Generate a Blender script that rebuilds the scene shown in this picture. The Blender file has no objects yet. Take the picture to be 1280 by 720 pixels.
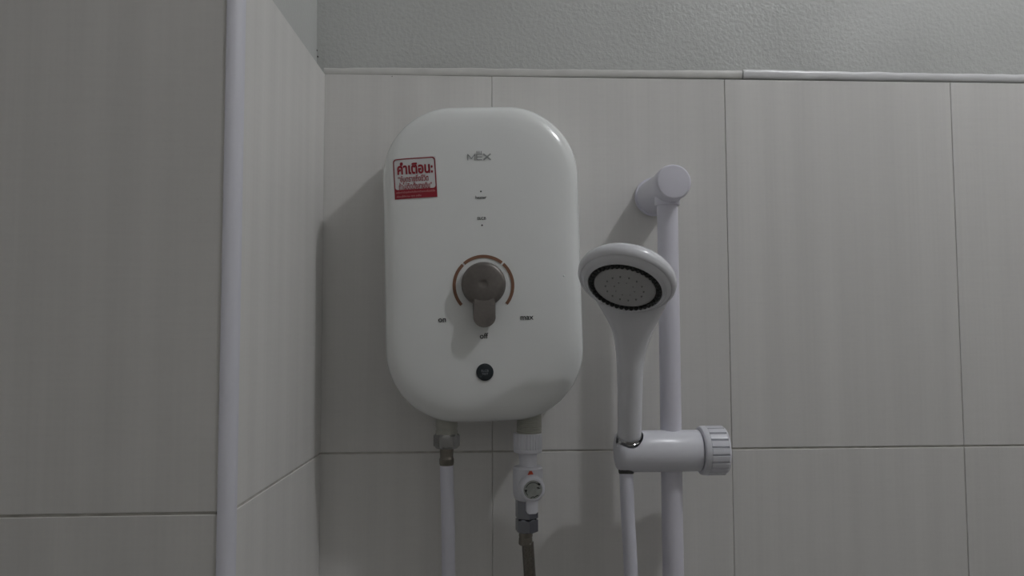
import bpy, bmesh, math, random
from mathutils import Vector, Matrix

random.seed(7)
PI = math.pi
scene = bpy.context.scene
COL = scene.collection

# ------------------------------------------------------------------ camera
cam_data = bpy.data.cameras.new('camera')
cam = bpy.data.objects.new('camera', cam_data)
COL.objects.link(cam)
cam_data.sensor_width = 36.0
cam_data.lens = 935.1 * 36.0 / 1280.0
cam_data.clip_start = 0.02
YAW, PITCH, ROLL = 0.049153, 0.059182, -0.003514
_f = Vector((math.sin(YAW) * math.cos(PITCH), math.cos(YAW) * math.cos(PITCH), math.sin(PITCH)))
_r = Vector((math.cos(YAW), -math.sin(YAW), 0))
_u = _r.cross(_f)
_r2 = _r * math.cos(ROLL) + _u * math.sin(ROLL)
_u2 = -_r * math.sin(ROLL) + _u * math.cos(ROLL)
_m = Matrix((( _r2.x, _u2.x, -_f.x), (_r2.y, _u2.y, -_f.y), (_r2.z, _u2.z, -_f.z))).to_4x4()
_m.translation = Vector((-0.02114, -0.93918, 0.14768))
cam.matrix_world = _m
scene.camera = cam

# ------------------------------------------------------------------ world, exposure
world = bpy.data.worlds.new('world')
scene.world = world
world.use_nodes = True
world.node_tree.nodes['Background'].inputs[0].default_value = (0.6, 0.65, 0.7, 1)
world.node_tree.nodes['Background'].inputs[1].default_value = 0.05
scene.view_settings.view_transform = 'Standard'
scene.view_settings.look = 'None'
scene.view_settings.gamma = 1.0
scene.view_settings.use_curve_mapping = False
scene.view_settings.exposure = 0.0
scene.cycles.max_bounces = 8
scene.cycles.caustics_reflective = False
scene.cycles.caustics_refractive = False

LAMP_POS = Vector((0.86, -0.66, 1.30))      # the globe of the ceiling lamp
LAMP_RADIUS = 0.030
LAMP_STRENGTH = 405.0
CEILING_Z = 1.45
FLOOR_Z = -1.21
ROOM_X0, ROOM_X1, ROOM_Y0 = -0.95, 1.52, -1.85

# ------------------------------------------------------------------ materials
def mat(name, color, rough=0.5, metal=0.0, spec=0.5, var=0.04, scale=(30, 30, 30), bump=0.0,
        bump_scale=200.0, bump_dist=0.001, coat=0.0, color2=None, emit=None):
    m = bpy.data.materials.new(name)
    m.use_nodes = True
    nt = m.node_tree
    b = nt.nodes['Principled BSDF']
    b.inputs['Roughness'].default_value = rough
    b.inputs['Metallic'].default_value = metal
    b.inputs['Specular IOR Level'].default_value = spec
    b.inputs['Coat Weight'].default_value = coat
    tc = nt.nodes.new('ShaderNodeNewGeometry')
    mp = nt.nodes.new('ShaderNodeMapping')
    mp.inputs['Scale'].default_value = scale
    nt.links.new(tc.outputs['Position'], mp.inputs['Vector'])
    n = nt.nodes.new('ShaderNodeTexNoise')
    n.inputs['Scale'].default_value = 1.0
    n.inputs['Detail'].default_value = 1.0
    nt.links.new(mp.outputs['Vector'], n.inputs['Vector'])
    r = nt.nodes.new('ShaderNodeValToRGB')
    c2 = color2 or tuple(c * (1 - 2 * var) for c in color)
    r.color_ramp.elements[0].position = 0.3
    r.color_ramp.elements[1].position = 0.7
    r.color_ramp.elements[0].color = (*c2, 1)
    r.color_ramp.elements[1].color = (*color, 1)
    nt.links.new(n.outputs['Fac'], r.inputs['Fac'])
    nt.links.new(r.outputs['Color'], b.inputs['Base Color'])
    if bump:
        n2 = nt.nodes.new('ShaderNodeTexNoise')
        n2.inputs['Scale'].default_value = bump_scale
        n2.inputs['Detail'].default_value = 5.0
        nt.links.new(tc.outputs['Position'], n2.inputs['Vector'])
        bp = nt.nodes.new('ShaderNodeBump')
        bp.inputs['Strength'].default_value = bump
        bp.inputs['Distance'].default_value = bump_dist
        nt.links.new(n2.outputs['Fac'], bp.inputs['Height'])
        nt.links.new(bp.outputs['Normal'], b.inputs['Normal'])
    if emit:
        b.inputs['Emission Color'].default_value = (*emit[0], 1)
        b.inputs['Emission Strength'].default_value = emit[1]
    return m

def tile_material():
    """glazed off-white tile printed with faint vertical threads, stripes and little squares"""
    m = bpy.data.materials.new('tile_glaze')
    m.use_nodes = True
    nt = m.node_tree
    b = nt.nodes['Principled BSDF']
    b.inputs['Roughness'].default_value = 0.38
    b.inputs['Specular IOR Level'].default_value = 0.4
    g = nt.nodes.new('ShaderNodeNewGeometry')
    oi = nt.nodes.new('ShaderNodeObjectInfo')
    off = nt.nodes.new('ShaderNodeVectorMath'); off.operation = 'ADD'
    sc_ = nt.nodes.new('ShaderNodeVectorMath'); sc_.operation = 'SCALE'
    comb = nt.nodes.new('ShaderNodeCombineXYZ')
    for i in range(3):
        nt.links.new(oi.outputs['Random'], comb.inputs[i])
    nt.links.new(comb.outputs[0], sc_.inputs[0]); sc_.inputs['Scale'].default_value = 3.7
    nt.links.new(g.outputs['Position'], off.inputs[0]); nt.links.new(sc_.outputs[0], off.inputs[1])
    def layer(scale, detail=2.0):
        mp = nt.nodes.new('ShaderNodeMapping'); mp.inputs['Scale'].default_value = scale
        nt.links.new(off.outputs[0], mp.inputs['Vector'])
        n = nt.nodes.new('ShaderNodeTexNoise'); n.inputs['Scale'].default_value = 1.0
        n.inputs['Detail'].default_value = detail
        nt.links.new(mp.outputs['Vector'], n.inputs['Vector'])
        return n.outputs['Fac']
    wide = layer((38, 38, 1.1), 0.0)
    thin = layer((260, 260, 5.0), 1.0)
    weave = layer((25, 25, 420), 0.0)
    # little woven squares
    mp = nt.nodes.new('ShaderNodeMapping'); mp.inputs['Scale'].default_value = (75, 75, 75)
    nt.links.new(off.outputs[0], mp.inputs['Vector'])
    vo = nt.nodes.new('ShaderNodeTexVoronoi'); vo.distance = 'CHEBYCHEV'; vo.inputs['Randomness'].default_value = 0.0
    nt.links.new(mp.outputs['Vector'], vo.inputs['Vector'])
    sep = nt.nodes.new('ShaderNodeSeparateColor'); nt.links.new(vo.outputs['Color'], sep.inputs[0])
    sq = nt.nodes.new('ShaderNodeMath'); sq.operation = 'GREATER_THAN'; sq.inputs[1].default_value = 0.93
    nt.links.new(sep.outputs[0], sq.inputs[0])
    def mad(a, k, c):
        n = nt.nodes.new('ShaderNodeMath'); n.operation = 'MULTIPLY_ADD'
        nt.links.new(a, n.inputs[0]); n.inputs[1].default_value = k
        if isinstance(c, float): n.inputs[2].default_value = c
        else: nt.links.new(c, n.inputs[2])
        return n.outputs[0]
    v = mad(wide, 0.13, 0.875)
    v = mad(thin, 0.06, v)
    v = mad(weave, 0.03, v)
    v = mad(sq.outputs[0], -0.012, v)
    mixn = nt.nodes.new('ShaderNodeMix'); mixn.data_type = 'RGBA'; mixn.blend_type = 'MULTIPLY'
    mixn.inputs['Factor'].default_value = 1.0
    mixn.inputs['A'].default_value = (0.715, 0.704, 0.684, 1)
    cc = nt.nodes.new('ShaderNodeCombineColor')
    for i in range(3): nt.links.new(v, cc.inputs[i])
    nt.links.new(cc.outputs[0], mixn.inputs['B'])
    nt.links.new(mixn.outputs['Result'], b.inputs['Base Color'])
    bp = nt.nodes.new('ShaderNodeBump'); bp.inputs['Strength'].default_value = 0.12
    bp.inputs['Distance'].default_value = 0.0006
    nt.links.new(thin, bp.inputs['Height']); nt.links.new(bp.outputs['Normal'], b.inputs['Normal'])
    return m

M = {
    'tile': tile_material(),
    'room_tile': mat('room_tile', (0.70, 0.685, 0.66), 0.38, var=0.02, scale=(20, 20, 1)),
    'grout': mat('grout', (0.58, 0.56, 0.52), 0.9, var=0.15, scale=(60, 60, 60)),
    'plaster': mat('plaster_paint', (0.545, 0.555, 0.54), 0.42, var=0.02, scale=(9, 9, 9), bump=0.5, bump_scale=210.0, bump_dist=0.0017),
    'caulk': mat('caulk', (0.66, 0.655, 0.63), 0.35, var=0.05, scale=(40, 40, 40), bump=0.3, bump_scale=90, bump_dist=0.001),
    'white_caulk': mat('white_caulk', (0.72, 0.72, 0.73), 0.28, var=0.04, scale=(40, 40, 40), bump=0.2, bump_scale=90, bump_dist=0.001),
    'trim': mat('trim_pvc', (0.68, 0.68, 0.74), 0.35, var=0.02, scale=(20, 20, 3)),
    'heater': mat('heater_abs', (0.82, 0.835, 0.825), 0.16, var=0.005, spec=0.5),
    'droplet': mat('droplet', (0.85, 0.87, 0.88), 0.04, var=0.0, spec=1.0, coat=1.0),
    'cream': mat('cream_plastic', (0.42, 0.42, 0.375), 0.45, var=0.04),
    'plastic': mat('white_plastic', (0.74, 0.745, 0.80), 0.28, var=0.012),
    'rail': mat('rail_plastic', (0.73, 0.72, 0.80), 0.30, var=0.015, scale=(40, 40, 4)),
    'head': mat('head_plastic', (0.76, 0.765, 0.80), 0.2, var=0.015),
    'faceplate': mat('face_plastic', (0.50, 0.50, 0.50), 0.35, var=0.02),
    'nozzle': mat('grey_rubber', (0.27, 0.27, 0.27), 0.6),
    'gasket': mat('gasket_rubber', (0.07, 0.07, 0.07), 0.6),
    'rubber': mat('black_rubber', (0.012, 0.014, 0.014), 0.45),
    'chrome': mat('chrome', (0.62, 0.62, 0.62), 0.14, metal=1.0, var=0.03),
    'dark_chrome': mat('dark_chrome', (0.40, 0.40, 0.40), 0.16, metal=1.0, var=0.04),
    'grey_chrome': mat('satin_chrome', (0.27, 0.28, 0.31), 0.22, metal=0.95, var=0.05),
    'ferrule': mat('dull_brass', (0.25, 0.23, 0.20), 0.32, metal=0.85, var=0.12, scale=(120, 120, 120)),
    'steel_hose': mat('braided_steel', (0.22, 0.205, 0.18), 0.18, metal=0.9, var=0.15, scale=(500, 500, 500), bump=0.12, bump_scale=900, bump_dist=0.0004),
    'hose': mat('hose_pvc', (0.70, 0.70, 0.78), 0.32, var=0.015, scale=(60, 60, 6)),
    'knob': mat('knob_bronze', (0.165, 0.150, 0.138), 0.36, metal=0.35, var=0.06, scale=(300, 300, 300)),
    'copper': mat('copper_print', (0.25, 0.125, 0.075), 0.5, var=0.04),
    'black': mat('black_print', (0.012, 0.012, 0.013), 0.5),
    'grey_print': mat('grey_print', (0.34, 0.355, 0.355), 0.4),
    'button': mat('button_dark', (0.018, 0.025, 0.030), 0.35),
    'pale_print': mat('pale_print', (0.22, 0.24, 0.26), 0.5),
    'sticker': mat('sticker_paper', (0.66, 0.66, 0.66), 0.4, var=0.01),
    'red': mat('sticker_red', (0.29, 0.010, 0.024), 0.4, var=0.03),
    'pink': mat('sticker_reversed', (0.62, 0.30, 0.30), 0.45),
    'orange': mat('pointer_red', (0.55, 0.075, 0.03), 0.4),
    'silver_label': mat('silver_label', (0.44, 0.46, 0.44), 0.4, metal=0.2, var=0.1, scale=(200, 200, 200)),
    'pit': mat('mould_pit', (0.05, 0.05, 0.045), 0.9),
    'floor': mat('floor_tile', (0.34, 0.33, 0.31), 0.4, var=0.05, scale=(12, 12, 12)),
    'ceiling': mat('ceiling_paint', (0.80, 0.80, 0.79), 0.8, var=0.01, bump=0.2),
    'lamp_base': mat('lamp_base', (0.75, 0.75, 0.75), 0.4),
    'lamp_globe': mat('lamp_globe', (0.8, 0.8, 0.8), 0.4, emit=((0.975, 0.99, 1.02), LAMP_STRENGTH)),
    'door': mat('door_pvc', (0.50, 0.50, 0.51), 0.4, var=0.03, scale=(20, 20, 2)),
}

# ------------------------------------------------------------------ helpers
def obj(name, me, m, parent=None, smooth=False, loc=None):
    if isinstance(me, bmesh.types.BMesh):
        bm = me
        bmesh.ops.recalc_face_normals(bm, faces=bm.faces[:])
        me = bpy.data.meshes.new(name)
        bm.to_mesh(me); bm.free()
    if m is not None and not me.materials:
        me.materials.append(M[m] if isinstance(m, str) else m)
    if smooth:
        me.shade_smooth()
        if smooth != 'all':
            try: me.set_sharp_from_angle(angle=math.radians(smooth if not isinstance(smooth, bool) else 38))
            except Exception: pass
    o = bpy.data.objects.new(name, me)
    COL.objects.link(o)
    if parent is not None: o.parent = parent
    if loc is not None: o.location = loc
    return o

def thing(name, label, cat, loc=(0, 0, 0), group=None):
    o = bpy.data.objects.new(name, None)
    COL.objects.link(o)
    o.empty_display_size = 0.02
    o.location = loc
    o['label'] = label; o['category'] = cat
    if group: o['group'] = group
    return o

def struct(o):
    o['kind'] = 'structure'
    return o

def box_bm(x0, x1, y0, y1, z0, z1, bevel=0.0, seg=2):
    bm = bmesh.new()
    vs = [bm.verts.new((x, y, z)) for x in (x0, x1) for y in (y0, y1) for z in (z0, z1)]
    for f in ((0, 1, 3, 2), (4, 6, 7, 5), (0, 4, 5, 1), (2, 3, 7, 6), (0, 2, 6, 4), (1, 5, 7, 3)):
        bm.faces.new([vs[i] for i in f])
    if bevel:
        bmesh.ops.bevel(bm, geom=bm.edges[:], offset=bevel, segments=seg, affect='EDGES', profile=0.5)
    return bm

def frame_for(axis):
    a = Vector(axis).normalized()
    h = Vector((0, 0, 1)) if abs(a.z) < 0.9 else Vector((1, 0, 0))
    x = h.cross(a).normalized(); y = a.cross(x)
    return x, y, a

def lathe(profile, origin=(0, 0, 0), axis=(0, 0, 1), seg=48, bm=None):
    """profile: (radius, height along axis)"""
    bm = bm or bmesh.new()
    x, y, a = frame_for(axis); o = Vector(origin)
    rings = []
    for r, h in profile:
        if r < 1e-7: rings.append([bm.verts.new(o + a * h)])
        else: rings.append([bm.verts.new(o + a * h + (x * math.cos(t) + y * math.sin(t)) * r) for t in (2 * PI * k / seg for k in range(seg))])
    for A, B in zip(rings, rings[1:]):
        for k in range(seg):
            k2 = (k + 1) % seg
            if len(A) == 1 and len(B) == 1: break
            if len(A) == 1: bm.faces.new((A[0], B[k], B[k2]))
            elif len(B) == 1: bm.faces.new((A[k], B[0], A[k2]))
            else: bm.faces.new((A[k], A[k2], B[k2], B[k]))
    return bm

def catmull(pts, n=8):
    P = [Vector(p) for p in pts]
    P = [P[0] * 2 - P[1]] + P + [P[-1] * 2 - P[-2]]
    out = []
    for i in range(1, len(P) - 2):
        a, b, c, d = P[i - 1:i + 3]
        for k in range(n):
            t = k / n
            out.append(0.5 * ((2 * b) + (c - a) * t + (2 * a - 5 * b + 4 * c - d) * t * t + (3 * b - a - 3 * c + d) * t ** 3))
    out.append(P[-2].copy())
    return out

def tube(pts, radii, seg=24, bm=None, cap=True, side=None):
    """swept tube; radii: a number or one (rx, ry) for each point, rx along 'side'"""
    bm = bm or bmesh.new()
    n = len(pts); rings = []
    prev = None
    for i, p in enumerate(pts):
        t = (pts[min(i + 1, n - 1)] - pts[max(i - 1, 0)]).normalized()
        if side is not None: x = (Vector(side) - t * t.dot(Vector(side))).normalized()
        elif prev is None: x = frame_for(t)[0]
        else: x = (prev - t * t.dot(prev)).normalized()
        prev = x; y = t.cross(x)
        r = radii if not hasattr(radii, '__len__') else radii[i]
        rx, ry = r if hasattr(r, '__len__') else (r, r)
        rings.append([bm.verts.new(p + x * rx * math.cos(a) + y * ry * math.sin(a)) for a in (2 * PI * k / seg for k in range(seg))])
    for A, B in zip(rings, rings[1:]):
        for k in range(seg):
            k2 = (k + 1) % seg
            bm.faces.new((A[k], A[k2], B[k2], B[k]))
    if cap:
        bm.faces.new(rings[0][::-1]); bm.faces.new(rings[-1])
    return bm

def prism(poly, a0, a1, place, bm=None, bevel=0.0):
    """poly: list of 2-d points; place(u, v, h) -> world"""
    bm = bm or bmesh.new()
    A = [bm.verts.new(place(u, v, a0)) for u, v in poly]
    B = [bm.verts.new(place(u, v, a1)) for u, v in poly]
    n = len(poly)
    bm.faces.new(A[::-1]); top = bm.faces.new(B)
    for k in range(n): bm.faces.new((A[k], A[(k + 1) % n], B[(k + 1) % n], B[k]))
    if bevel:
        bmesh.ops.bevel(bm, geom=list(top.edges), offset=bevel, segments=2, affect='EDGES', profile=0.5)
    return bm

def text_mesh(body, size, bold=0.0, align='CENTER', squeeze=1.0):
    cu = bpy.data.curves.new('lettering', 'FONT')
    cu.body = body; cu.size = size; cu.align_x = align; cu.align_y = 'CENTER'
    cu.offset = bold; cu.resolution_u = 4
    t = bpy.data.objects.new('lettering', cu)
    COL.objects.link(t)
    dg = bpy.context.evaluated_depsgraph_get()
    me = bpy.data.meshes.new_from_object(t.evaluated_get(dg))
    me.name = 'lettering'
    bpy.data.objects.remove(t); bpy.data.curves.remove(cu)
    for v in me.vertices: v.co.x *= squeeze
    return me

# ------------------------------------------------------------------ the room
def tile(parent, x0, x1, z0, z1, place, cache={}):
    w, h = round(x1 - x0, 4), round(z1 - z0, 4)
    me = cache.get((w, h))
    if me is None:
        bm = box_bm(0, w, 0, 0.008, 0, h)
        # soften only the rim of the glazed face
        e = [e for e in bm.edges if all(v.co.y < 1e-6 for v in e.verts)]
        bmesh.ops.bevel(bm, geom=e, offset=0.0007, segments=2, affect='EDGES', profile=0.5)
        bmesh.ops.recalc_face_normals(bm, faces=bm.faces[:])
        me = bpy.data.meshes.new('tile'); bm.to_mesh(me); bm.free()
        me.materials.append(M['tile'])
        cache[(w, h)] = me
    o = bpy.data.objects.new('tile', me)
    COL.objects.link(o); o.parent = parent
    place(o, x0, z0)
    return o

TOP = 0.4745
GV, GH = 0.0003, 0.0011
ROWS = [(-1.2, -0.6), (-0.6, 0.0), (0.0, TOP)]

wall_back = struct(obj('wall_back', box_bm(-0.24, ROOM_X1 + 0.1, 0.0009, 0.12, FLOOR_Z, TOP), 'grout'))
def on_back(o, x, z): o.location = (x, random.uniform(-0.0003, 0.0003), z)
xs = [-0.2130, 0.0, 0.302, 0.604, 0.906, 1.208, 1.51]
for xa, xb in zip(xs, xs[1:]):
    for za, zb in ROWS:
        tile(wall_back, xa + GV, xb - GV, za + GH, zb - (GH if zb < TOP else 0), on_back)

def rough_panel(x0, x1, z0, z1, nx, nz, depth, amp):
    from mathutils import noise
    bm = bmesh.new()
    g = [[bm.verts.new((x0 + (x1 - x0) * i / nx, depth + amp * (noise.noise(Vector((i * 9.0 / nx * (x1 - x0), j * 9.0 / nz * (z1 - z0), 1.3)))), z0 + (z1 - z0) * j / nz)) for j in range(nz + 1)] for i in range(nx + 1)]
    for i in range(nx):
        for j in range(nz): bm.faces.new((g[i][j], g[i + 1][j], g[i + 1][j + 1], g[i][j + 1]))
    back = [bm.verts.new((x, depth + 0.1, z)) for x, z in ((x0, z0), (x1, z0), (x1, z1), (x0, z1))]
    bm.faces.new(back)
    return bm
obj('plaster', rough_panel(-0.2265, ROOM_X1 + 0.1, TOP, CEILING_Z, 140, 100, 0.006, 0.003), 'plaster', wall_back, 'all')

# return of the boxed-out column: very slightly out of square
RA = math.atan2(0.013, 0.30)
wall_left = struct(obj('wall_left', box_bm(0.016, 0.31, 0.0009, 0.06, FLOOR_Z, TOP), 'grout'))
# local frame: x runs from the front corner to the back corner, -y faces the room
wall_left.matrix_world = Matrix.Translation((-0.2238, -0.302, 0)) @ Matrix.Rotation(PI / 2 - RA, 4, 'Z')
def on_left(o, x, z): o.location = (x, 0, z)
for za, zb in ROWS:
    tile(wall_left, 0.0085, 0.3015, za + GH, zb - (GH if zb < TOP else 0), on_left)
obj('plaster', rough_panel(0.0, 0.32, TOP, CEILING_Z, 40, 60, 0.0125, 0.003), 'plaster', wall_left, 'all')

wall_left_front = struct(obj('wall_left_front', box_bm(ROOM_X0, -0.2345, -0.3021, -0.19, FLOOR_Z, CEILING_Z), 'grout'))
def on_front(o, x, z): o.location = (x, -0.303, z)
fx = [ROOM_X0, -0.838, -0.536, -0.2327]
for xa, xb in zip(fx, fx[1:]):
    for za, zb in ROWS[:2] + [(0.0, 0.6)]:
        tile(wall_left_front, xa + GV, xb - GV, za + GH, zb - GH, on_front)
obj('plaster', box_bm(ROOM_X0, -0.24, -0.3022, -0.25, 0.6, CEILING_Z), 'plaster', wall_left_front)

# rounded corner bead of the column
bm = bmesh.new()
cx, cy, r = -0.2326, -0.2925, 0.0115
arc = [(cx + r * math.sin(a), cy - r * math.cos(a)) for a in (PI / 2 * k / 12 for k in range(13))]
poly = [(cx - 0.0005, cy + 0.002)] + [(cx - 0.0005, cy - r)] + arc + [(cx + r, cy + 0.002)]
prism(poly, FLOOR_Z, CEILING_Z, lambda u, v, h: (u, v, h), bm)
struct(obj('trim_1', bm, 'trim', None, 40))

# caulk strips over the top edge of the back tiles, one dull, one glossy white
def caulk(name, x0, x1, zt0, zt1, zb0, zb1, m, bulge, seed):
    rnd = random.Random(seed)
    n = int((x1 - x0) / 0.006)
    bm = bmesh.new(); rows = []
    wt = wb = 0
    for i in range(n + 1):
        t = i / n; x = x0 + (x1 - x0) * t
        wt = wt * 0.85 + rnd.uniform(-1, 1) * 0.00045; wb = wb * 0.8 + rnd.uniform(-1, 1) * 0.0002
        zt = zt0 + (zt1 - zt0) * t + wt; zb = zb0 + (zb1 - zb0) * t + wb
        row = []
        for k in range(9):
            a = PI * k / 8
            row.append(bm.verts.new((x, 0.002 - bulge * math.sin(a) ** 0.7, zb + (zt - zb) * (1 - math.cos(a)) / 2)))
        rows.append(row)
    for A, B in zip(rows, rows[1:]):
        for k in range(8): bm.faces.new((A[k], B[k], B[k + 1], A[k + 1]))
        bm.faces.new((A[8], B[8], B[0], A[0]))
    bm.faces.new(rows[0]); bm.faces.new(rows[-1][::-1])
    return struct(obj(name, bm, m, None, 50))
caulk('trim_2', -0.2125, 0.3255, 0.4835, 0.4870, 0.4735, 0.4765, 'caulk', 0.0024, 3)
caulk('trim_3', 0.3275, ROOM_X1, 0.4885, 0.4850, 0.4765, 0.4740, 'white_caulk', 0.0030, 5)

# pin holes and chips at the corner
pit_bm = lathe([(0, 0.0004), (0.7, 0.0004), (1.0, -0.002), (0, -0.002)], (0, 0, 0), (0, -1, 0), 10)
bmesh.ops.recalc_face_normals(pit_bm, faces=pit_bm.faces[:])
pit_me = bpy.data.meshes.new('pit'); pit_bm.to_mesh(pit_me); pit_bm.free(); pit_me.materials.append(M['pit'])
def pit(parent, loc, s, sz=None):
    o = bpy.data.objects.new('pit', pit_me); COL.objects.link(o); o.parent = parent
    o.location = loc; o.scale = (s, 1, sz or s)
    return o
for x, z, s, sz in ((-0.2152, 0.3555, 0.0010, 0.0022), (-0.1265, 0.4728, 0.0008, 0.0008), (-0.2212, 0.4990, 0.0009, 0.0009), (-0.2225, 0.5070, 0.0008, 0.0012), (-0.2235, 0.5150, 0.0007, 0.0010)):
    pit(wall_back, (x, 0.0003 if z < 0.48 else 0.004, z), s, sz)
for x, z, s in ((0.262, 0.4785, 0.0011), (0.276, 0.4790, 0.0010), (0.286, 0.4860, 0.0010)):
    pit(wall_left, (x, 0.011, z), s)

struct(obj('wall_right', box_bm(ROOM_X1, ROOM_X1 + 0.1, ROOM_Y0, 0.0, FLOOR_Z, CEILING_Z), 'room_tile'))
struct(obj('wall_far_left', box_bm(ROOM_X0 - 0.1, ROOM_X0, ROOM_Y0, -0.29, FLOOR_Z, CEILING_Z), 'room_tile'))
struct(obj('wall_front', box_bm(ROOM_X0, ROOM_X1, ROOM_Y0 - 0.1, ROOM_Y0, FLOOR_Z, CEILING_Z), 'room_tile'))
struct(obj('floor', box_bm(ROOM_X0 - 0.1, ROOM_X1 + 0.1, ROOM_Y0 - 0.1, 0.12, FLOOR_Z - 0.05, FLOOR_Z), 'floor'))
struct(obj('ceiling', box_bm(ROOM_X0 - 0.1, ROOM_X1 + 0.1, ROOM_Y0 - 0.1, 0.12, CEILING_Z, CEILING_Z + 0.05), 'ceiling'))

# ceiling lamp: the light of the room
lamp = thing('ceiling_lamp', 'round white globe lamp fixed to the ceiling', 'lamp', (LAMP_POS.x, LAMP_POS.y, CEILING_Z))
obj('lamp_base', lathe([(0, 0), (0.05, 0), (0.05, -0.012), (0.036, -0.022), (0.03, -CEILING_Z + LAMP_POS.z + LAMP_RADIUS - 0.004), (0, -CEILING_Z + LAMP_POS.z + LAMP_RADIUS - 0.004)], (0, 0, 0)), 'lamp_base', lamp, 30)
gb = [(LAMP_RADIUS * math.sin(PI * k / 16) if 0 < k < 16 else 0, LAMP_RADIUS * -math.cos(PI * k / 16)) for k in range(17)]
obj('lamp_globe', lathe(gb, (0, 0, LAMP_POS.z - CEILING_Z), seg=32), 'lamp_globe', lamp, 'all')

# ------------------------------------------------------------------ water heater
HC = (-0.0121, 0.229)
HT = math.radians(1.35)
heater = thing('water_heater', 'white rounded electric water heater on the tiled wall', 'water heater', (HC[0], 0, HC[1]))
heater.rotation_euler = (0, -HT, 0)
HA, HB, HR = 0.1142, 0.184, 0.083

def outline(n=32):
    pts = []
    for cx, cz, a0 in ((HA - HR, HB - HR, 0), (-(HA - HR), HB - HR, PI / 2), (-(HA - HR), -(HB - HR), PI), (HA - HR, -(HB - HR), 3 * PI / 2)):
        for k in range(n + 1):
            a = a0 + PI / 2 * k / n
            pts.append((cx + HR * math.cos(a), cz + HR * math.sin(a)))
        # the straight runs are filled in below
    out = []
    for i, p in enumerate(pts):
        q = pts[(i + 1) % len(pts)]
        d = math.hypot(q[0] - p[0], q[1] - p[1])
        out.append(p)
        m = int(d / 0.008)
        for k in range(1, m): out.append((p[0] + (q[0] - p[0]) * k / m, p[1] + (q[1] - p[1]) * k / m))
    return out
def gauge(x, z):
    lo, hi = 0.0, 2.0
    for _ in range(40):
        s = (lo + hi) / 2
        a, b, r = HA * s, HB * s, HR * s
        dx, dz = max(abs(x) - (a - r), 0), max(abs(z) - (b - r), 0)
        inside = abs(x) <= a and abs(z) <= b and math.hypot(dx, dz) <= r
        if inside: hi = s
        else: lo = s
    return hi
FACE = [(1.0, 0.064), (0.996, 0.0715), (0.985, 0.0785), (0.965, 0.0840), (0.935, 0.0878), (0.89, 0.0905), (0.82, 0.0922), (0.70, 0.0935), (0.5, 0.0943), (0.25, 0.0948), (0.0, 0.095)]
def face_depth(x, z):
    s = gauge(x, z)
    for (s0, d0), (s1, d1) in zip(FACE, FACE[1:]):
        if s >= s1:
            t = (s - s1) / (s0 - s1) if s0 > s1 else 0
            return d1 + (d0 - d1) * min(t, 1)
    return FACE[-1][1]

bm = bmesh.new()
ol = outline()
rings = []
for s, d in [(0.955, 0.004), (0.975, 0.005), (0.985, 0.010), (0.993, 0.016), (0.999, 0.028), (1.0, 0.045)] + FACE[:-1]:
    rings.append([bm.verts.new((x * s, -d, z * s)) for x, z in ol])
bm.faces.new(rings[0])
for A, B in zip(rings, rings[1:]):
    for k in range(len(ol)):
        k2 = (k + 1) % len(ol)
        bm.faces.new((A[k], A[k2], B[k2], B[k]))
c = bm.verts.new((0, -FACE[-1][1], 0))
for k in range(len(ol)): bm.faces.new((rings[-1][k], rings[-1][(k + 1) % len(ol)], c))
body = obj('front_cover', bm, 'heater', heater, 'all')

def hloc(X, Z):                       # wall coordinates -> heater coordinates
    dx, dz = X - HC[0], Z - HC[1]
    return dx * math.cos(HT) + dz * math.sin(HT), -dx * math.sin(HT) + dz * math.cos(HT)

def lay(me, ox, oz, rot=0.0, lift=0.0006):
    """lay flat print (drawn in x, y) onto the domed cover"""
    for v in me.vertices:
        x = ox + v.co.x * math.cos(rot) - v.co.y * math.sin(rot)
        z = oz + v.co.x * math.sin(rot) + v.co.y * math.cos(rot)
        v.co = (x, -face_depth(x, z) - lift, z)
    return me
def flat_mesh(polys, name='print'):
    bm = bmesh.new()
    for p in polys: bm.faces.new([bm.verts.new((x, y, 0)) for x, y in p])
    me = bpy.data.meshes.new(name); bm.to_mesh(me); bm.free()
    return me
def print_text(name, body_, X, Z, size, m, bold=0.0, parent=None, squeeze=1.0, lift=0.0006, rot=0.0):
    x, z = hloc(X, Z)
    return obj(name, lay(text_mesh(body_, size, bold, squeeze=squeeze), x, z, rot, lift), m, parent or heater)

def stroke(pts, w):
    out = []
    for (x0, y0), (x1, y1) in zip(pts, pts[1:]):
        d = math.hypot(x1 - x0, y1 - y0); ux, uy = (x1 - x0) / d, (y1 - y0) / d
        nx, ny = -uy * w / 2, ux * w / 2
        e = w * 0.3
        out.append([(x0 - ux * e + nx, y0 - uy * e + ny), (x0 - ux * e - nx, y0 - uy * e - ny), (x1 + ux * e - nx, y1 + uy * e - ny), (x1 + ux * e + nx, y1 + uy * e + ny)])
    return out

# maker's lettering: wide M E X with three ticks over the E
w = 0.0010
lx, lz = hloc(-0.0166, 0.3478)
M_s = stroke([(-0.0130, -0.0035), (-0.0130, 0.0032), (-0.0089, -0.0018), (-0.0048, 0.0032), (-0.0048, -0.0035)], w)
E_s = stroke([(-0.0030, 0.0030), (0.0032, 0.0030)], w) + stroke([(-0.0030, 0.0), (0.0032, 0.0)], w) + stroke([(-0.0030, -0.0031), (0.0032, -0.0031)], w) + stroke([(-0.0028, -0.0031), (-0.0028, 0.0030)], w)
for tx in (-0.0024, 0.0, 0.0024): E_s += stroke([(tx, 0.0044), (tx, 0.0066)], 0.0011)
X_s = stroke([(0.0052, 0.0032), (0.0128, -0.0033)], 0.0017) + stroke([(0.0052, -0.0033), (0.0128, 0.0032)], 0.0017)
for s in (M_s, E_s, X_s):
    obj('letter', lay(flat_mesh(s), lx, lz), 'grey_print', heater)

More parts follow.
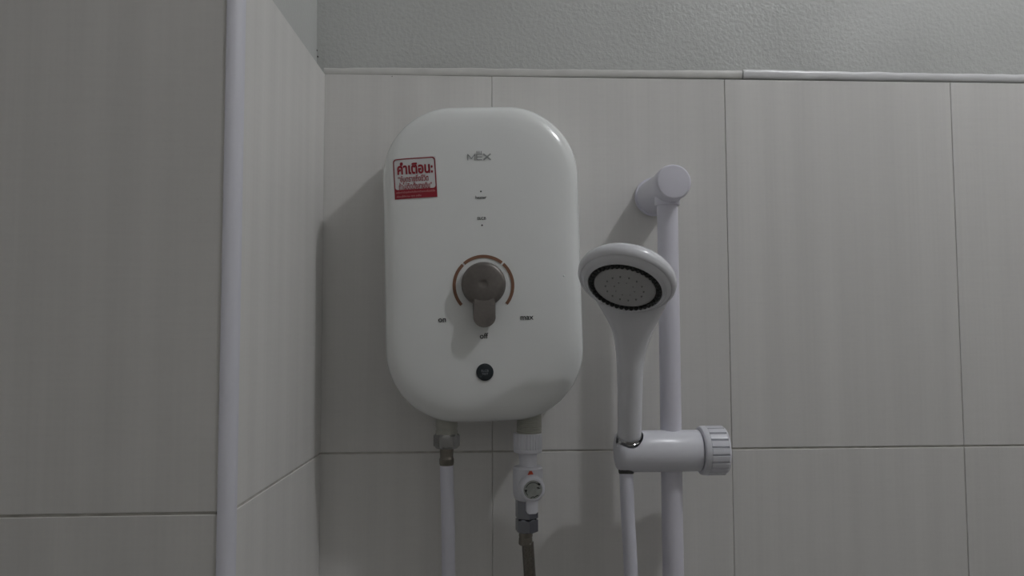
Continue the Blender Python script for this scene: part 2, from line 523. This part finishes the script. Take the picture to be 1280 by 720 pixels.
def disc_mesh(r, n=20):
    return flat_mesh([[(r * math.cos(2 * PI * k / n), r * math.sin(2 * PI * k / n)) for k in range(n)]])
for X, Z in ((-0.0147, 0.3080), (-0.0134, 0.2692)):
    x, z = hloc(X, Z)
    obj('indicator_light', lathe([(0, 0.0006), (0.0008, 0.0005), (0.0011, -0.0004), (0, -0.0004)], (x, -face_depth(x, z), z), (0, -1, 0), 16), 'black', heater)
print_text('lettering', 'heater', -0.0147, 0.3010, 0.0048, 'black', 0.00007)
print_text('lettering', 'ELCB', -0.0139, 0.2768, 0.0044, 'black', 0.00007)
print_text('lettering', 'on', -0.0583, 0.1622, 0.0088, 'black', 0.00012)
print_text('lettering', 'max', 0.0369, 0.1645, 0.0088, 'black', 0.00012)
print_text('lettering', 'off', -0.0117, 0.1435, 0.0088, 'black', 0.00012)

# copper-coloured scale of three arcs round the knob
KX, KZ = hloc(-0.0118, 0.2005)
def arc_mesh(a0, a1, r0, r1, n=40):
    polys = []
    for k in range(n):
        t0, t1 = math.radians(a0 + (a1 - a0) * k / n), math.radians(a0 + (a1 - a0) * (k + 1) / n)
        polys.append([(r0 * math.cos(t0), r0 * math.sin(t0)), (r1 * math.cos(t0), r1 * math.sin(t0)), (r1 * math.cos(t1), r1 * math.sin(t1)), (r0 * math.cos(t1), r0 * math.sin(t1))])
    return flat_mesh(polys)
for a0, a1 in ((-40, 46.5), (50, 130), (133.5, 220)):
    obj('dial_arc', lay(arc_mesh(a0, a1, 0.0313, 0.0349), KX, KZ), 'copper', heater)

# control knob: dished round boss and a lever that points down to off
fd = face_depth(KX, KZ)
knob = obj('knob', lathe([(0, 0.0136), (0.0016, 0.0137), (0.0034, 0.0140), (0.0046, 0.0145), (0.0056, 0.01465), (0.0070, 0.0147), (0.012, 0.0146), (0.019, 0.0138), (0.0222, 0.0130), (0.0240, 0.0116), (0.0248, 0.0095), (0.0250, 0.0075), (0.0250, 0.002), (0.0243, -0.0005), (0, -0.0005)], (KX, -fd, KZ + 0.0012), (0, -1, 0), 64), 'knob', heater, 45)
knob['label'] = 'dark bronze-grey round knob with a lever pointing down'
bm = bmesh.new()
hw, zt, zb = 0.0124, -0.0140, -0.0485
pl = [(-hw * 1.02, zt), (hw * 1.02, zt)] + [(hw * math.cos(-PI / 2 * k / 10) * (1 if k < 10 else 0.0) + 0, zb + hw * 0.92 + hw * 0.92 * math.sin(-PI / 2 * k / 10)) for k in range(10)] + [(0, zb)] + [(-hw * math.cos(-PI / 2 * k / 10), zb + hw * 0.92 + hw * 0.92 * math.sin(-PI / 2 * k / 10)) for k in range(9, -1, -1)]
def lev(u, v, h):
    t = (v - zt) / (zb - zt)
    top = 0.0135 + 0.0025 * t
    return (KX + u, -fd - (0.0045 if h == 0 else top), KZ + 0.0012 + v)
prism(pl, 0, 1, lev, bm, bevel=0.0022)
obj('lever', bm, 'knob', knob, 40)

# test button
x, z = hloc(-0.0104, 0.1031)
fb = face_depth(x, z)
btn = obj('test_button', lathe([(0, 0.0013), (0.0085, 0.0013), (0.0097, 0.0008), (0.0099, -0.001), (0, -0.001)], (x, -fb, z), (0, -1, 0), 40), 'button', heater, 30)
obj('lettering', lay(text_mesh('ELCB', 0.0037, 0.00005), x, z + 0.0015, 0, 0.0019), 'pale_print', btn)
obj('lettering', lay(text_mesh('TEST', 0.0034, 0.00005), x, z - 0.0020, 0, 0.0019), 'pale_print', btn)

# warning sticker
sx, sz = hloc(-0.0895, 0.3232)
SROT = math.radians(3.6) - HT
SW, SH = 0.0482, 0.0465
def grid_rect(x0, x1, y0, y1, nx=8, ny=8):
    return [[(x0 + (x1 - x0) * i / nx, y0 + (y1 - y0) * j / ny), (x0 + (x1 - x0) * (i + 1) / nx, y0 + (y1 - y0) * j / ny), (x0 + (x1 - x0) * (i + 1) / nx, y0 + (y1 - y0) * (j + 1) / ny), (x0 + (x1 - x0) * i / nx, y0 + (y1 - y0) * (j + 1) / ny)] for i in range(nx) for j in range(ny)]
def rrect(x0, x1, y0, y1, r, n=8, fill=0):
    p = []
    for cx, cy, a0 in ((x1 - r, y1 - r, 0), (x0 + r, y1 - r, 90), (x0 + r, y0 + r, 180), (x1 - r, y0 + r, 270)):
        p += [(cx + r * math.cos(math.radians(a0 + 90 * k / n)), cy + r * math.sin(math.radians(a0 + 90 * k / n))) for k in range(n + 1)]
    if fill:
        q = []
        for i, a in enumerate(p):
            b = p[(i + 1) % len(p)]
            m = fill if i % (n + 1) == n else 1
            q += [(a[0] + (b[0] - a[0]) * k / m, a[1] + (b[1] - a[1]) * k / m) for k in range(m)]
        p = q
    return p
stick = obj('warning_sticker', lay(flat_mesh(grid_rect(-SW / 2 - 0.0005, SW / 2 + 0.0005, -SH / 2 - 0.0005, SH / 2 + 0.0005)), sx, sz, SROT, 0.0004), 'sticker', heater)
stick['label'] = 'white and red warning sticker with Thai lettering'
# red frame: ring between two rounded rectangles, then the red band below
po = rrect(-SW / 2, SW / 2, -SH / 2 + 0.0095, SH / 2, 0.0035, 8, 10); pi_ = rrect(-SW / 2 + 0.0012, SW / 2 - 0.0012, -SH / 2 + 0.0107, SH / 2 - 0.0012, 0.0030, 8, 10)
ringp = [[po[k], po[(k + 1) % len(po)], pi_[(k + 1) % len(pi_)], pi_[k]] for k in range(len(po))]
def corner_fill(s):
    xo = s * SW / 2; yo = -SH / 2 + 0.0095
    a = [(xo - s * 0.0035 + s * 0.0035 * math.cos(math.radians(t)), yo + 0.0035 - 0.0035 * math.sin(math.radians(t))) for t in range(0, 91, 10)]
    return [[(xo, yo), a[i], a[i + 1]] for i in range(9)]
obj('red_border', lay(flat_mesh(ringp + corner_fill(1) + corner_fill(-1)), sx, sz, SROT, 0.0006), 'red', stick)
obj('red_band', lay(flat_mesh(grid_rect(-SW / 2, SW / 2, -SH / 2, -SH / 2 + 0.0096)), sx, sz, SROT, 0.0006), 'red', stick)
def stick_text(body_, dx, dy, width, height, m, bold, lift=0.0008):
    me = text_mesh(body_, 0.01, bold)
    xs_ = [v.co.x for v in me.vertices]; ys_ = [v.co.y for v in me.vertices]
    x0, x1, y0, y1 = min(xs_), max(xs_), min(ys_), max(ys_)
    for v in me.vertices:
        v.co.x = (v.co.x - (x0 + x1) / 2) / (x1 - x0) * width + dx
        v.co.y = (v.co.y - (y0 + y1) / 2) / (y1 - y0) * height + dy
    obj('lettering', lay(me, sx, sz, SROT, lift), m, stick)
stick_text('คำเตือน:', 0.0006, 0.0118, 0.0405, 0.0145, 'red', 0.00035)
stick_text('“อันตรายถึงชีวิต', -0.0020, -0.0002, 0.0345, 0.0078, 'red', 0.00016)
stick_text('ถ้าไม่ติดตั้งสายดิน”', 0.0000, -0.0085, 0.0375, 0.0080, 'red', 0.00016)
stick_text('เครื่องทำน้ำอุ่นต้องติดตั้งสายดินและเครื่องตัดไฟ', 0.0000, -0.0160, 0.0440, 0.0030, 'pink', 0.0001)
stick_text('ก่อนใช้งาน ทุก ครั้ง', -0.0080, -0.0206, 0.0280, 0.0030, 'pink', 0.0001)

# a single droplet on the cover
dxx, dzz = hloc(0.0798, 0.2118)
obj('water_drop', lathe([(0, 0.0008), (0.0005, 0.0007), (0.0009, 0.0004), (0.0012, 0.0), (0.0013, -0.0003), (0, -0.0003)], (dxx, -face_depth(dxx, dzz), dzz), (0, -1, 0), 14), 'droplet', heater, 30)

def threaded(r, z0, z1, pitch=0.0022, amp=0.0006):
    p = [(0, z1)]; z = z1
    p.append((r, z1))
    while z > z0 + pitch:
        p += [(r, z), (r - amp, z - pitch * 0.5)]; z -= pitch
    p += [(r, z0), (0, z0)]
    return p
FY = -0.055                                   # depth of the pipe work in front of the tiles
def heater_child(name, bm, m, smooth=30):
    o = obj(name, bm, m, None, smooth)
    o.parent = heater
    bpy.context.view_layer.update()
    o.matrix_parent_inverse = heater.matrix_world.inverted()
    return o
heater_child('outlet_stub', lathe([(0, 0.055), (0.0128, 0.055), (0.0128, 0.0375), (0.0122, 0.0368), (0.0122, 0.0345), (0.0128, 0.034), (0.0128, 0.029), (0, 0.029)], (-0.0546, FY, 0), (0, 0, 1), 40), 'cream')
heater_child('inlet_stub', lathe(threaded(0.0148, 0.026, 0.058), (0.0420, FY, 0), (0, 0, 1), 40), 'cream')

# ------------------------------------------------------------------ shower hose: from heater outlet, down in a loop and up to the holder
hose = thing('shower_hose', 'white plastic shower hose with chrome nut hanging from the heater outlet', 'hose', (-0.0546, FY, 0.0305))
def rel(base): return Vector(base)
def hexnut(r, z0, z1, rot=0.0, n=6, seg=36, soft=0.0016):
    """hex prism with turned-down corners"""
    bm = bmesh.new()
    R = r / math.cos(PI / n)
    rings = []
    for z, lim in ((z0, r * 0.94), (z0 + soft, R), (z1 - soft, R), (z1, r * 0.94)):
        ring = []
        for k in range(seg):
            a = 2 * PI * k / seg + rot
            b_ = ((a - rot) % (2 * PI / n)) - PI / n
            rr = min(r / math.cos(b_), lim if z in (z0, z1) else R)
            ring.append(bm.verts.new((rr * math.cos(a), rr * math.sin(a), z)))
        rings.append(ring)
    for A, B in zip(rings, rings[1:]):
        for k in range(seg): bm.faces.new((A[k], A[(k + 1) % seg], B[(k + 1) % seg], B[k]))
    bm.faces.new(rings[0][::-1]); bm.faces.new(rings[-1])
    return bm
obj('coupling_nut', hexnut(0.0133, -0.0170, 0.0, 0.0, soft=0.0026), 'dark_chrome', hose, 25)
obj('ferrule', lathe([(0, -0.016), (0.0078, -0.016), (0.0082, -0.0185), (0.0079, -0.0225), (0.0076, -0.026), (0.0080, -0.0285), (0.0086, -0.0295), (0.0086, -0.0345), (0.0079, -0.0368), (0, -0.0368)], (0, 0, 0), (0, 0, 1), 36), 'ferrule', hose, 30)
B0 = Vector((-0.0546, FY, 0.0305))
pts = [Vector(p) - B0 for p in ((-0.0546, FY, -0.0040), (-0.0540, FY, -0.03), (-0.0526, FY - 0.001, -0.08), (-0.0520, FY - 0.003, -0.135), (-0.050, FY - 0.010, -0.30), (-0.040, FY - 0.02, -0.55), (-0.010, FY - 0.03, -0.70), (0.055, FY - 0.04, -0.765), (0.120, FY - 0.04, -0.70), (0.152, FY - 0.035, -0.52), (0.156, -0.085, -0.30), (0.1545, -0.083, -0.13), (0.1520, -0.082, -0.06), (0.1512, -0.081, -0.02), (0.1512, -0.079, -0.008))]
obj('tube', tube(catmull(pts, 10), 0.0078, 28), 'hose', hose, 'all')
obj('end_cone', lathe([(0, 0.006), (0.0090, 0.006), (0.0088, -0.0015), (0.0080, -0.0030), (0, -0.0030)], Vector((0.1513, -0.0795, -0.0113)) - B0, (0, 0, 1), 32), 'gasket', hose, 30)

# ------------------------------------------------------------------ stop valve on the heater inlet
VX = 0.0402
valve = thing('stop_valve', 'white plastic stop valve with round tap under the heater inlet', 'valve', (VX, FY, 0.0))
def fluted(r, depth, n, z0, z1, bev=0.001, duty=0.5, per=8):
    bm = bmesh.new(); seg = n * per
    rings = []
    for z, dr in ((z0, bev), (z0 + bev, 0), (z1 - bev, 0), (z1, bev)):
        ring = []
        for k in range(seg):
            a = 2 * PI * k / seg
            ph = (k % per) / per
            g = depth if ph >= duty else 0.0
            rr = r - dr - g
            ring.append(bm.verts.new((rr * math.cos(a), rr * math.sin(a), z)))
        rings.append(ring)
    for A, B in zip(rings, rings[1:]):
        for k in range(seg): bm.faces.new((A[k], A[(k + 1) % seg], B[(k + 1) % seg], B[k]))
    bm.faces.new(rings[0][::-1]); bm.faces.new(rings[-1])
    return bm
un = obj('union_nut', fluted(0.0170, 0.0007, 30, 0.0115, 0.0300, 0.0008, 0.6, 6), 'plastic', valve, 40)
obj('collar', lathe([(0, 0.0120), (0.0166, 0.0120), (0.0168, 0.0105), (0.0164, 0.0080), (0.0150, 0.0074), (0, 0.0074)], (0, 0, 0), (0, 0, 1), 40), 'plastic', un, 30)
obj('neck', lathe([(0, 0.009), (0.0112, 0.009), (0.0106, 0.001), (0.0106, -0.007), (0.0116, -0.0098), (0, -0.0098)], (0, 0, 0), (0, 0, 1), 40), 'plastic', valve, 30)
obj('valve_body', lathe([(0, -0.0075), (0.0105, -0.0078), (0.0158, -0.0088), (0.0174, -0.0103), (0.0176, -0.0125), (0.0176, -0.036), (0.0172, -0.041), (0.0155, -0.0455), (0.0140, -0.0468), (0, -0.0468)], (0, 0, 0), (0, 0, 1), 44), 'plastic', valve, 30)
TA = Vector((0.10, -0.985, -0.09)).normalized()
TO = Vector((0.0012, -0.012, -0.0275))
obj('bonnet', lathe([(0, 0), (0.0128, 0), (0.0128, 0.010), (0, 0.010)], TO, TA, 36), 'plastic', valve, 30)
tap = obj('tap_handle', lathe([(0, 0.0095), (0.0142, 0.0095), (0.0147, 0.0110), (0.0143, 0.0185), (0.0130, 0.0205), (0.0112, 0.0212), (0.0110, 0.0206), (0, 0.0206)], TO, TA, 44), 'plastic', valve, 32)
_tx, _ty, _ta = frame_for(TA)
def tp(u, v, h):                      # u to the right, v up, h out of the tap face
    rx = Vector((1, 0, 0)); rx = (rx - TA * rx.dot(TA)).normalized(); up = rx.cross(-TA) * -1
    if up.z < 0: up = -up
    return TO + rx * u + up * v + TA * h
lv = rrect(-0.0063, 0.0063, -0.0282, -0.008, 0.0022, 5)
obj('lever', prism(lv, 0.010, 0.0188, tp, None, bevel=0.0014), 'plastic', tap, 40)
obj('label_disc', lathe([(0, 0.02085), (0.0106, 0.02085), (0.0106, 0.0205), (0, 0.0205)], TO, TA, 40), 'silver_label', tap, 30)
def tap_print(polys):
    bm = bmesh.new()
    for p in polys: bm.faces.new([bm.verts.new(tp(x, y, 0.0210)) for x, y in p])
    return obj('print', bm, 'black', tap)
def arc_polys(a0, a1, r0, r1, n=16):
    out = []
    for k in range(n):
        t0, t1 = math.radians(a0 + (a1 - a0) * k / n), math.radians(a0 + (a1 - a0) * (k + 1) / n)
        out.append([(r0 * math.cos(t0), r0 * math.sin(t0)), (r1 * math.cos(t0), r1 * math.sin(t0)), (r1 * math.cos(t1), r1 * math.sin(t1)), (r0 * math.cos(t1), r0 * math.sin(t1))])
    return out
tap_print(arc_polys(42, 160, 0.0079, 0.0086) + [[(0.0072, 0.0042), (0.0050, 0.0078), (0.0088, 0.0066)]])
tap_print(arc_polys(182, 226, 0.0079, 0.0086, 8) + [[(-0.0098, 0.0005), (-0.0062, 0.0005), (-0.0080, -0.0032)]])
tap_print(stroke([(-0.0024, -0.0090), (0.0002, -0.0077), (0.0016, -0.0086), (0.0042, -0.0070), (0.0062, -0.0064)], 0.0009))
tap_print(stroke([(0.0044, 0.0020), (0.0066, 0.0026), (0.0058, 0.0010), (0.0082, 0.0018)], 0.0008))
obj('pointer', prism([(-0.0036, 0.0135), (0.0030, 0.0135), (0.0012, 0.0176), (-0.0016, 0.0176)], 0.0062, 0.0098, tp, None, 0.0008), 'orange', valve)

# ------------------------------------------------------------------ supply hose below the valve
sup = thing('supply_hose', 'braided steel supply hose with satin chrome nuts below the stop valve', 'hose', (0.0386, FY, -0.0455))
nut = obj('hose_nut', hexnut(0.0120, -0.0225, 0.0, 0.66, soft=0.0008), 'grey_chrome', sup, 25)
obj('lock_nut', hexnut(0.0120, -0.0382, -0.0229, 0.66, soft=0.0012), 'grey_chrome', sup, 25)
obj('ferrule', lathe([(0, -0.038), (0.0080, -0.038), (0.0082, -0.043), (0.0076, -0.0445), (0.0080, -0.046), (0.0080, -0.0525), (0.0070, -0.0535), (0, -0.0535)], (0, 0, 0), (0.03, 0, 1), 32), 'ferrule', sup, 30)
S0 = Vector((0.0386, FY, -0.0455))
pts = [Vector(p) - S0 for p in ((0.0395, FY, -0.096), (0.0403, FY, -0.11), (0.0420, FY, -0.138), (0.0450, FY - 0.002, -0.20), (0.050, FY - 0.004, -0.32), (0.050, FY - 0.003, -0.42), (0.050, FY + 0.006, -0.48), (0.050, FY + 0.030, -0.505), (0.050, 0.001, -0.508))]
obj('tube', tube(catmull(pts, 10), 0.0070, 24), 'steel_hose', sup, 'all')

# ------------------------------------------------------------------ slide rail
RX, RY, RZ = 0.2066, -0.0690, 0.3195
rail = thing('slide_rail', 'white vertical shower slide rail on round wall brackets', 'rail', (RX, 0, RZ))
def bracket(z, flip=1):
    b = obj('wall_bracket', lathe([(0, 0.0), (0.0238, 0.0), (0.0246, 0.0015), (0.0248, 0.0035), (0.0240, 0.0044), (0.0222, 0.0046), (0.0219, 0.0060), (0.0208, 0.030), (0.0196, 0.055), (0.0194, 0.080), (0, 0.080)], (0, 0, z), (0, -1, 0), 56), 'rail', rail, 32)
    obj('socket', lathe([(0, 0.0), (0.0150, 0.0), (0.0148, -0.0200 * flip), (0.0143, -0.0225 * flip), (0.0120, -0.0228 * flip), (0, -0.0228 * flip)], (0, RY, z), (0, 0, 1), 40), 'rail', b, 32)
    obj('end_cap', lathe([(0, 0.0790), (0.0196, 0.0790), (0.0206, 0.0800), (0.0208, 0.0960), (0.0200, 0.0990), (0.0184, 0.1003), (0.010, 0.1010), (0, 0.1012)], (0, 0, z), (0, -1, 0), 56), 'rail', b, 32)
bracket(0.0)
bracket(-0.62, -1)
obj('pole', lathe([(0, 0), (0.0122, 0), (0.0122, -0.62), (0, -0.62)], (0, RY, 0), (0, 0, 1), 48), 'rail', rail, 40)

# ------------------------------------------------------------------ sliding hand-shower holder
HY, HZ = -0.0745, 0.0103
holder = thing('shower_holder', 'white sliding shower holder with ribbed clamp knob on the rail', 'holder', (RX, HY, HZ))
GRIP_A = Vector((-0.02, -0.31, 0.95)).normalized()      # direction of the handle held in the holder
GRIP_O = Vector((0.1548, -0.0820, 0.0190))
bm = lathe([(0, 0.1402), (0.0150, 0.1402), (0.0192, 0.1412), (0.0220, 0.1438), (0.0234, 0.148), (0.0237, 0.153), (0.0237, 0.2360), (0.0230, 0.2372), (0, 0.2372)], (-RX, 0, 0), (1, 0, 0), 64)
hb = obj('clamp_body', bm, 'plastic', holder, 35)
cuts = [obj('cutter', lathe([(0, 0.0), (0.0152, 0.0), (0.0168, 0.06), (0, 0.06)], GRIP_O - Vector((RX, HY, HZ)), GRIP_A, 48), 'plastic', holder),
        obj('cutter', lathe([(0, 0.05), (0.01232, 0.05), (0.01232, -0.05), (0, -0.05)], (0, RY - HY, 0), (0, 0, 1), 48), 'plastic', holder)]
bpy.context.view_layer.update()
for cut in cuts:
    md = hb.modifiers.new('cut', 'BOOLEAN'); md.operation = 'DIFFERENCE'; md.object = cut; md.solver = 'EXACT'
bpy.context.view_layer.update()
new_me = bpy.data.meshes.new_from_object(hb.evaluated_get(bpy.context.evaluated_depsgraph_get()))
hb.modifiers.clear(); hb.data = new_me
for cut in cuts: bpy.data.objects.remove(cut)
new_me.shade_smooth(); new_me.set_sharp_from_angle(angle=math.radians(32))
# clamp knob, axis along x
def along_x(bm, off):
    for v in bm.verts: v.co = Vector((v.co.z + off, v.co.y, v.co.x))
    return bm
kn = obj('clamp_knob', along_x(fluted(0.0283, 0.0028, 20, 0.0, 0.0215, 0.0012, 0.80, 10), 0.2442 - RX), 'plastic', holder, 30)
obj('knob_rim', lathe([(0, 0.2382), (0.0255, 0.2382), (0.0272, 0.2390), (0.0280, 0.2405), (0.0282, 0.2448), (0, 0.2448)], (-RX, 0, 0), (1, 0, 0), 64), 'plastic', kn, 30)
obj('knob_end', lathe([(0, 0.2650), (0.0272, 0.2650), (0.0262, 0.2672), (0.0235, 0.2682), (0, 0.2686)], (-RX, 0, 0), (1, 0, 0), 64), 'plastic', kn, 30)

# ------------------------------------------------------------------ hand shower
hs = thing('hand_shower', 'white hand shower with round spray head resting in the rail holder', 'shower head', tuple(GRIP_O))
G0 = GRIP_O
N = Vector((-0.29, -0.492, -0.818)).normalized()       # spray direction
HCN = Vector((0.1348, -0.180, 0.2050))                 # centre of the head's widest ring
hp = [(0.1540, -0.0855, 0.0285), (0.1530, -0.0960, 0.0600), (0.1512, -0.1075, 0.0950), (0.1503, -0.1175, 0.1250), (0.1503, -0.1290, 0.1520), (0.1480, -0.1430, 0.1770), (0.1432, -0.1592, 0.1935), (0.1390, -0.1712, 0.2038)]
hr = [(0.0136, 0.0136), (0.0138, 0.0138), (0.0143, 0.0141), (0.0165, 0.0148), (0.0235, 0.0150), (0.0360, 0.0105), (0.0420, 0.0060), (0.0260, 0.0030)]
cp = catmull(hp, 8)
cr = catmull([(a, b, 0) for a, b in hr], 8)
side = Vector((0.96, -0.05, -0.15)).normalized()
obj('handle', tube([p - G0 for p in cp], [(v.x, v.y) for v in cr], 40, side=side), 'head', hs, 'all')
obj('collar', lathe([(0, -0.0035), (0.0115, -0.0035), (0.0124, -0.0020), (0.0128, 0.0000), (0.0122, 0.0008), (0.0122, 0.0018), (0.0130, 0.0026), (0.0130, 0.0060), (0.0122, 0.0066), (0.0122, 0.0076), (0.0131, 0.0082), (0.0131, 0.0115), (0, 0.0115)], (0, 0, 0), GRIP_A, 40), 'chrome', hs, 30)
shell = obj('head_shell', lathe([(0, -0.0150), (0.014, -0.0146), (0.028, -0.0128), (0.039, -0.0094), (0.0462, -0.0050), (0.0496, -0.0008), (0.0507, 0.0030), (0.0502, 0.0070), (0.0484, 0.0104), (0.0470, 0.0112), (0.0468, 0.0108), (0.0462, 0.0109), (0.0455, 0.0118), (0.0435, 0.0138), (0.0420, 0.0147), (0.0417, 0.0144), (0.0412, 0.0147), (0.0395, 0.0155), (0.0380, 0.0160), (0.0376, 0.0145), (0, 0.0145)], HCN - G0, N, 80), 'head', hs, 34)
shell['label'] = 'round white dome-backed spray head'
fp = obj('face_plate', lathe([(0, 0.0168), (0.010, 0.0168), (0.0300, 0.0163), (0.0314, 0.0156), (0.0316, 0.0140), (0, 0.0140)], HCN - G0, N, 64), 'faceplate', hs, 30)
gr = obj('gasket', lathe([(0.0312, 0.0150), (0.0374, 0.0150), (0.0374, 0.0142), (0.0312, 0.0142)], HCN - G0, N, 64), 'gasket', hs, 30)
fx_, fy_, fa_ = frame_for(N)
def ring_of(count, radius, r, h0, h1, m, parent, name, phase=0.0, seg=10, taper=0.7):
    bm = bmesh.new()
    for k in range(count):
        a = 2 * PI * k / count + phase
        c_ = HCN - G0 + (fx_ * math.cos(a) + fy_ * math.sin(a)) * radius
        lathe([(0, h1), (r * taper, h1), (r, h1 - (h1 - h0) * 0.4), (r, h0), (0, h0)], c_, N, seg, bm)
    o = obj(name, bm, m, parent, 40)
    o['kind'] = 'stuff'
    return o
ring_of(42, 0.0346, 0.0022, 0.0145, 0.0178, 'rubber', gr, 'rubber_nozzles', 0.0)
ring_of(14, 0.0195, 0.0009, 0.0160, 0.0178, 'nozzle', fp, 'outer_nozzles', 0.15)
ring_of(8, 0.0105, 0.0007, 0.0162, 0.0176, 'nozzle', fp, 'inner_nozzles', 0.3)

bpy.context.view_layer.update()
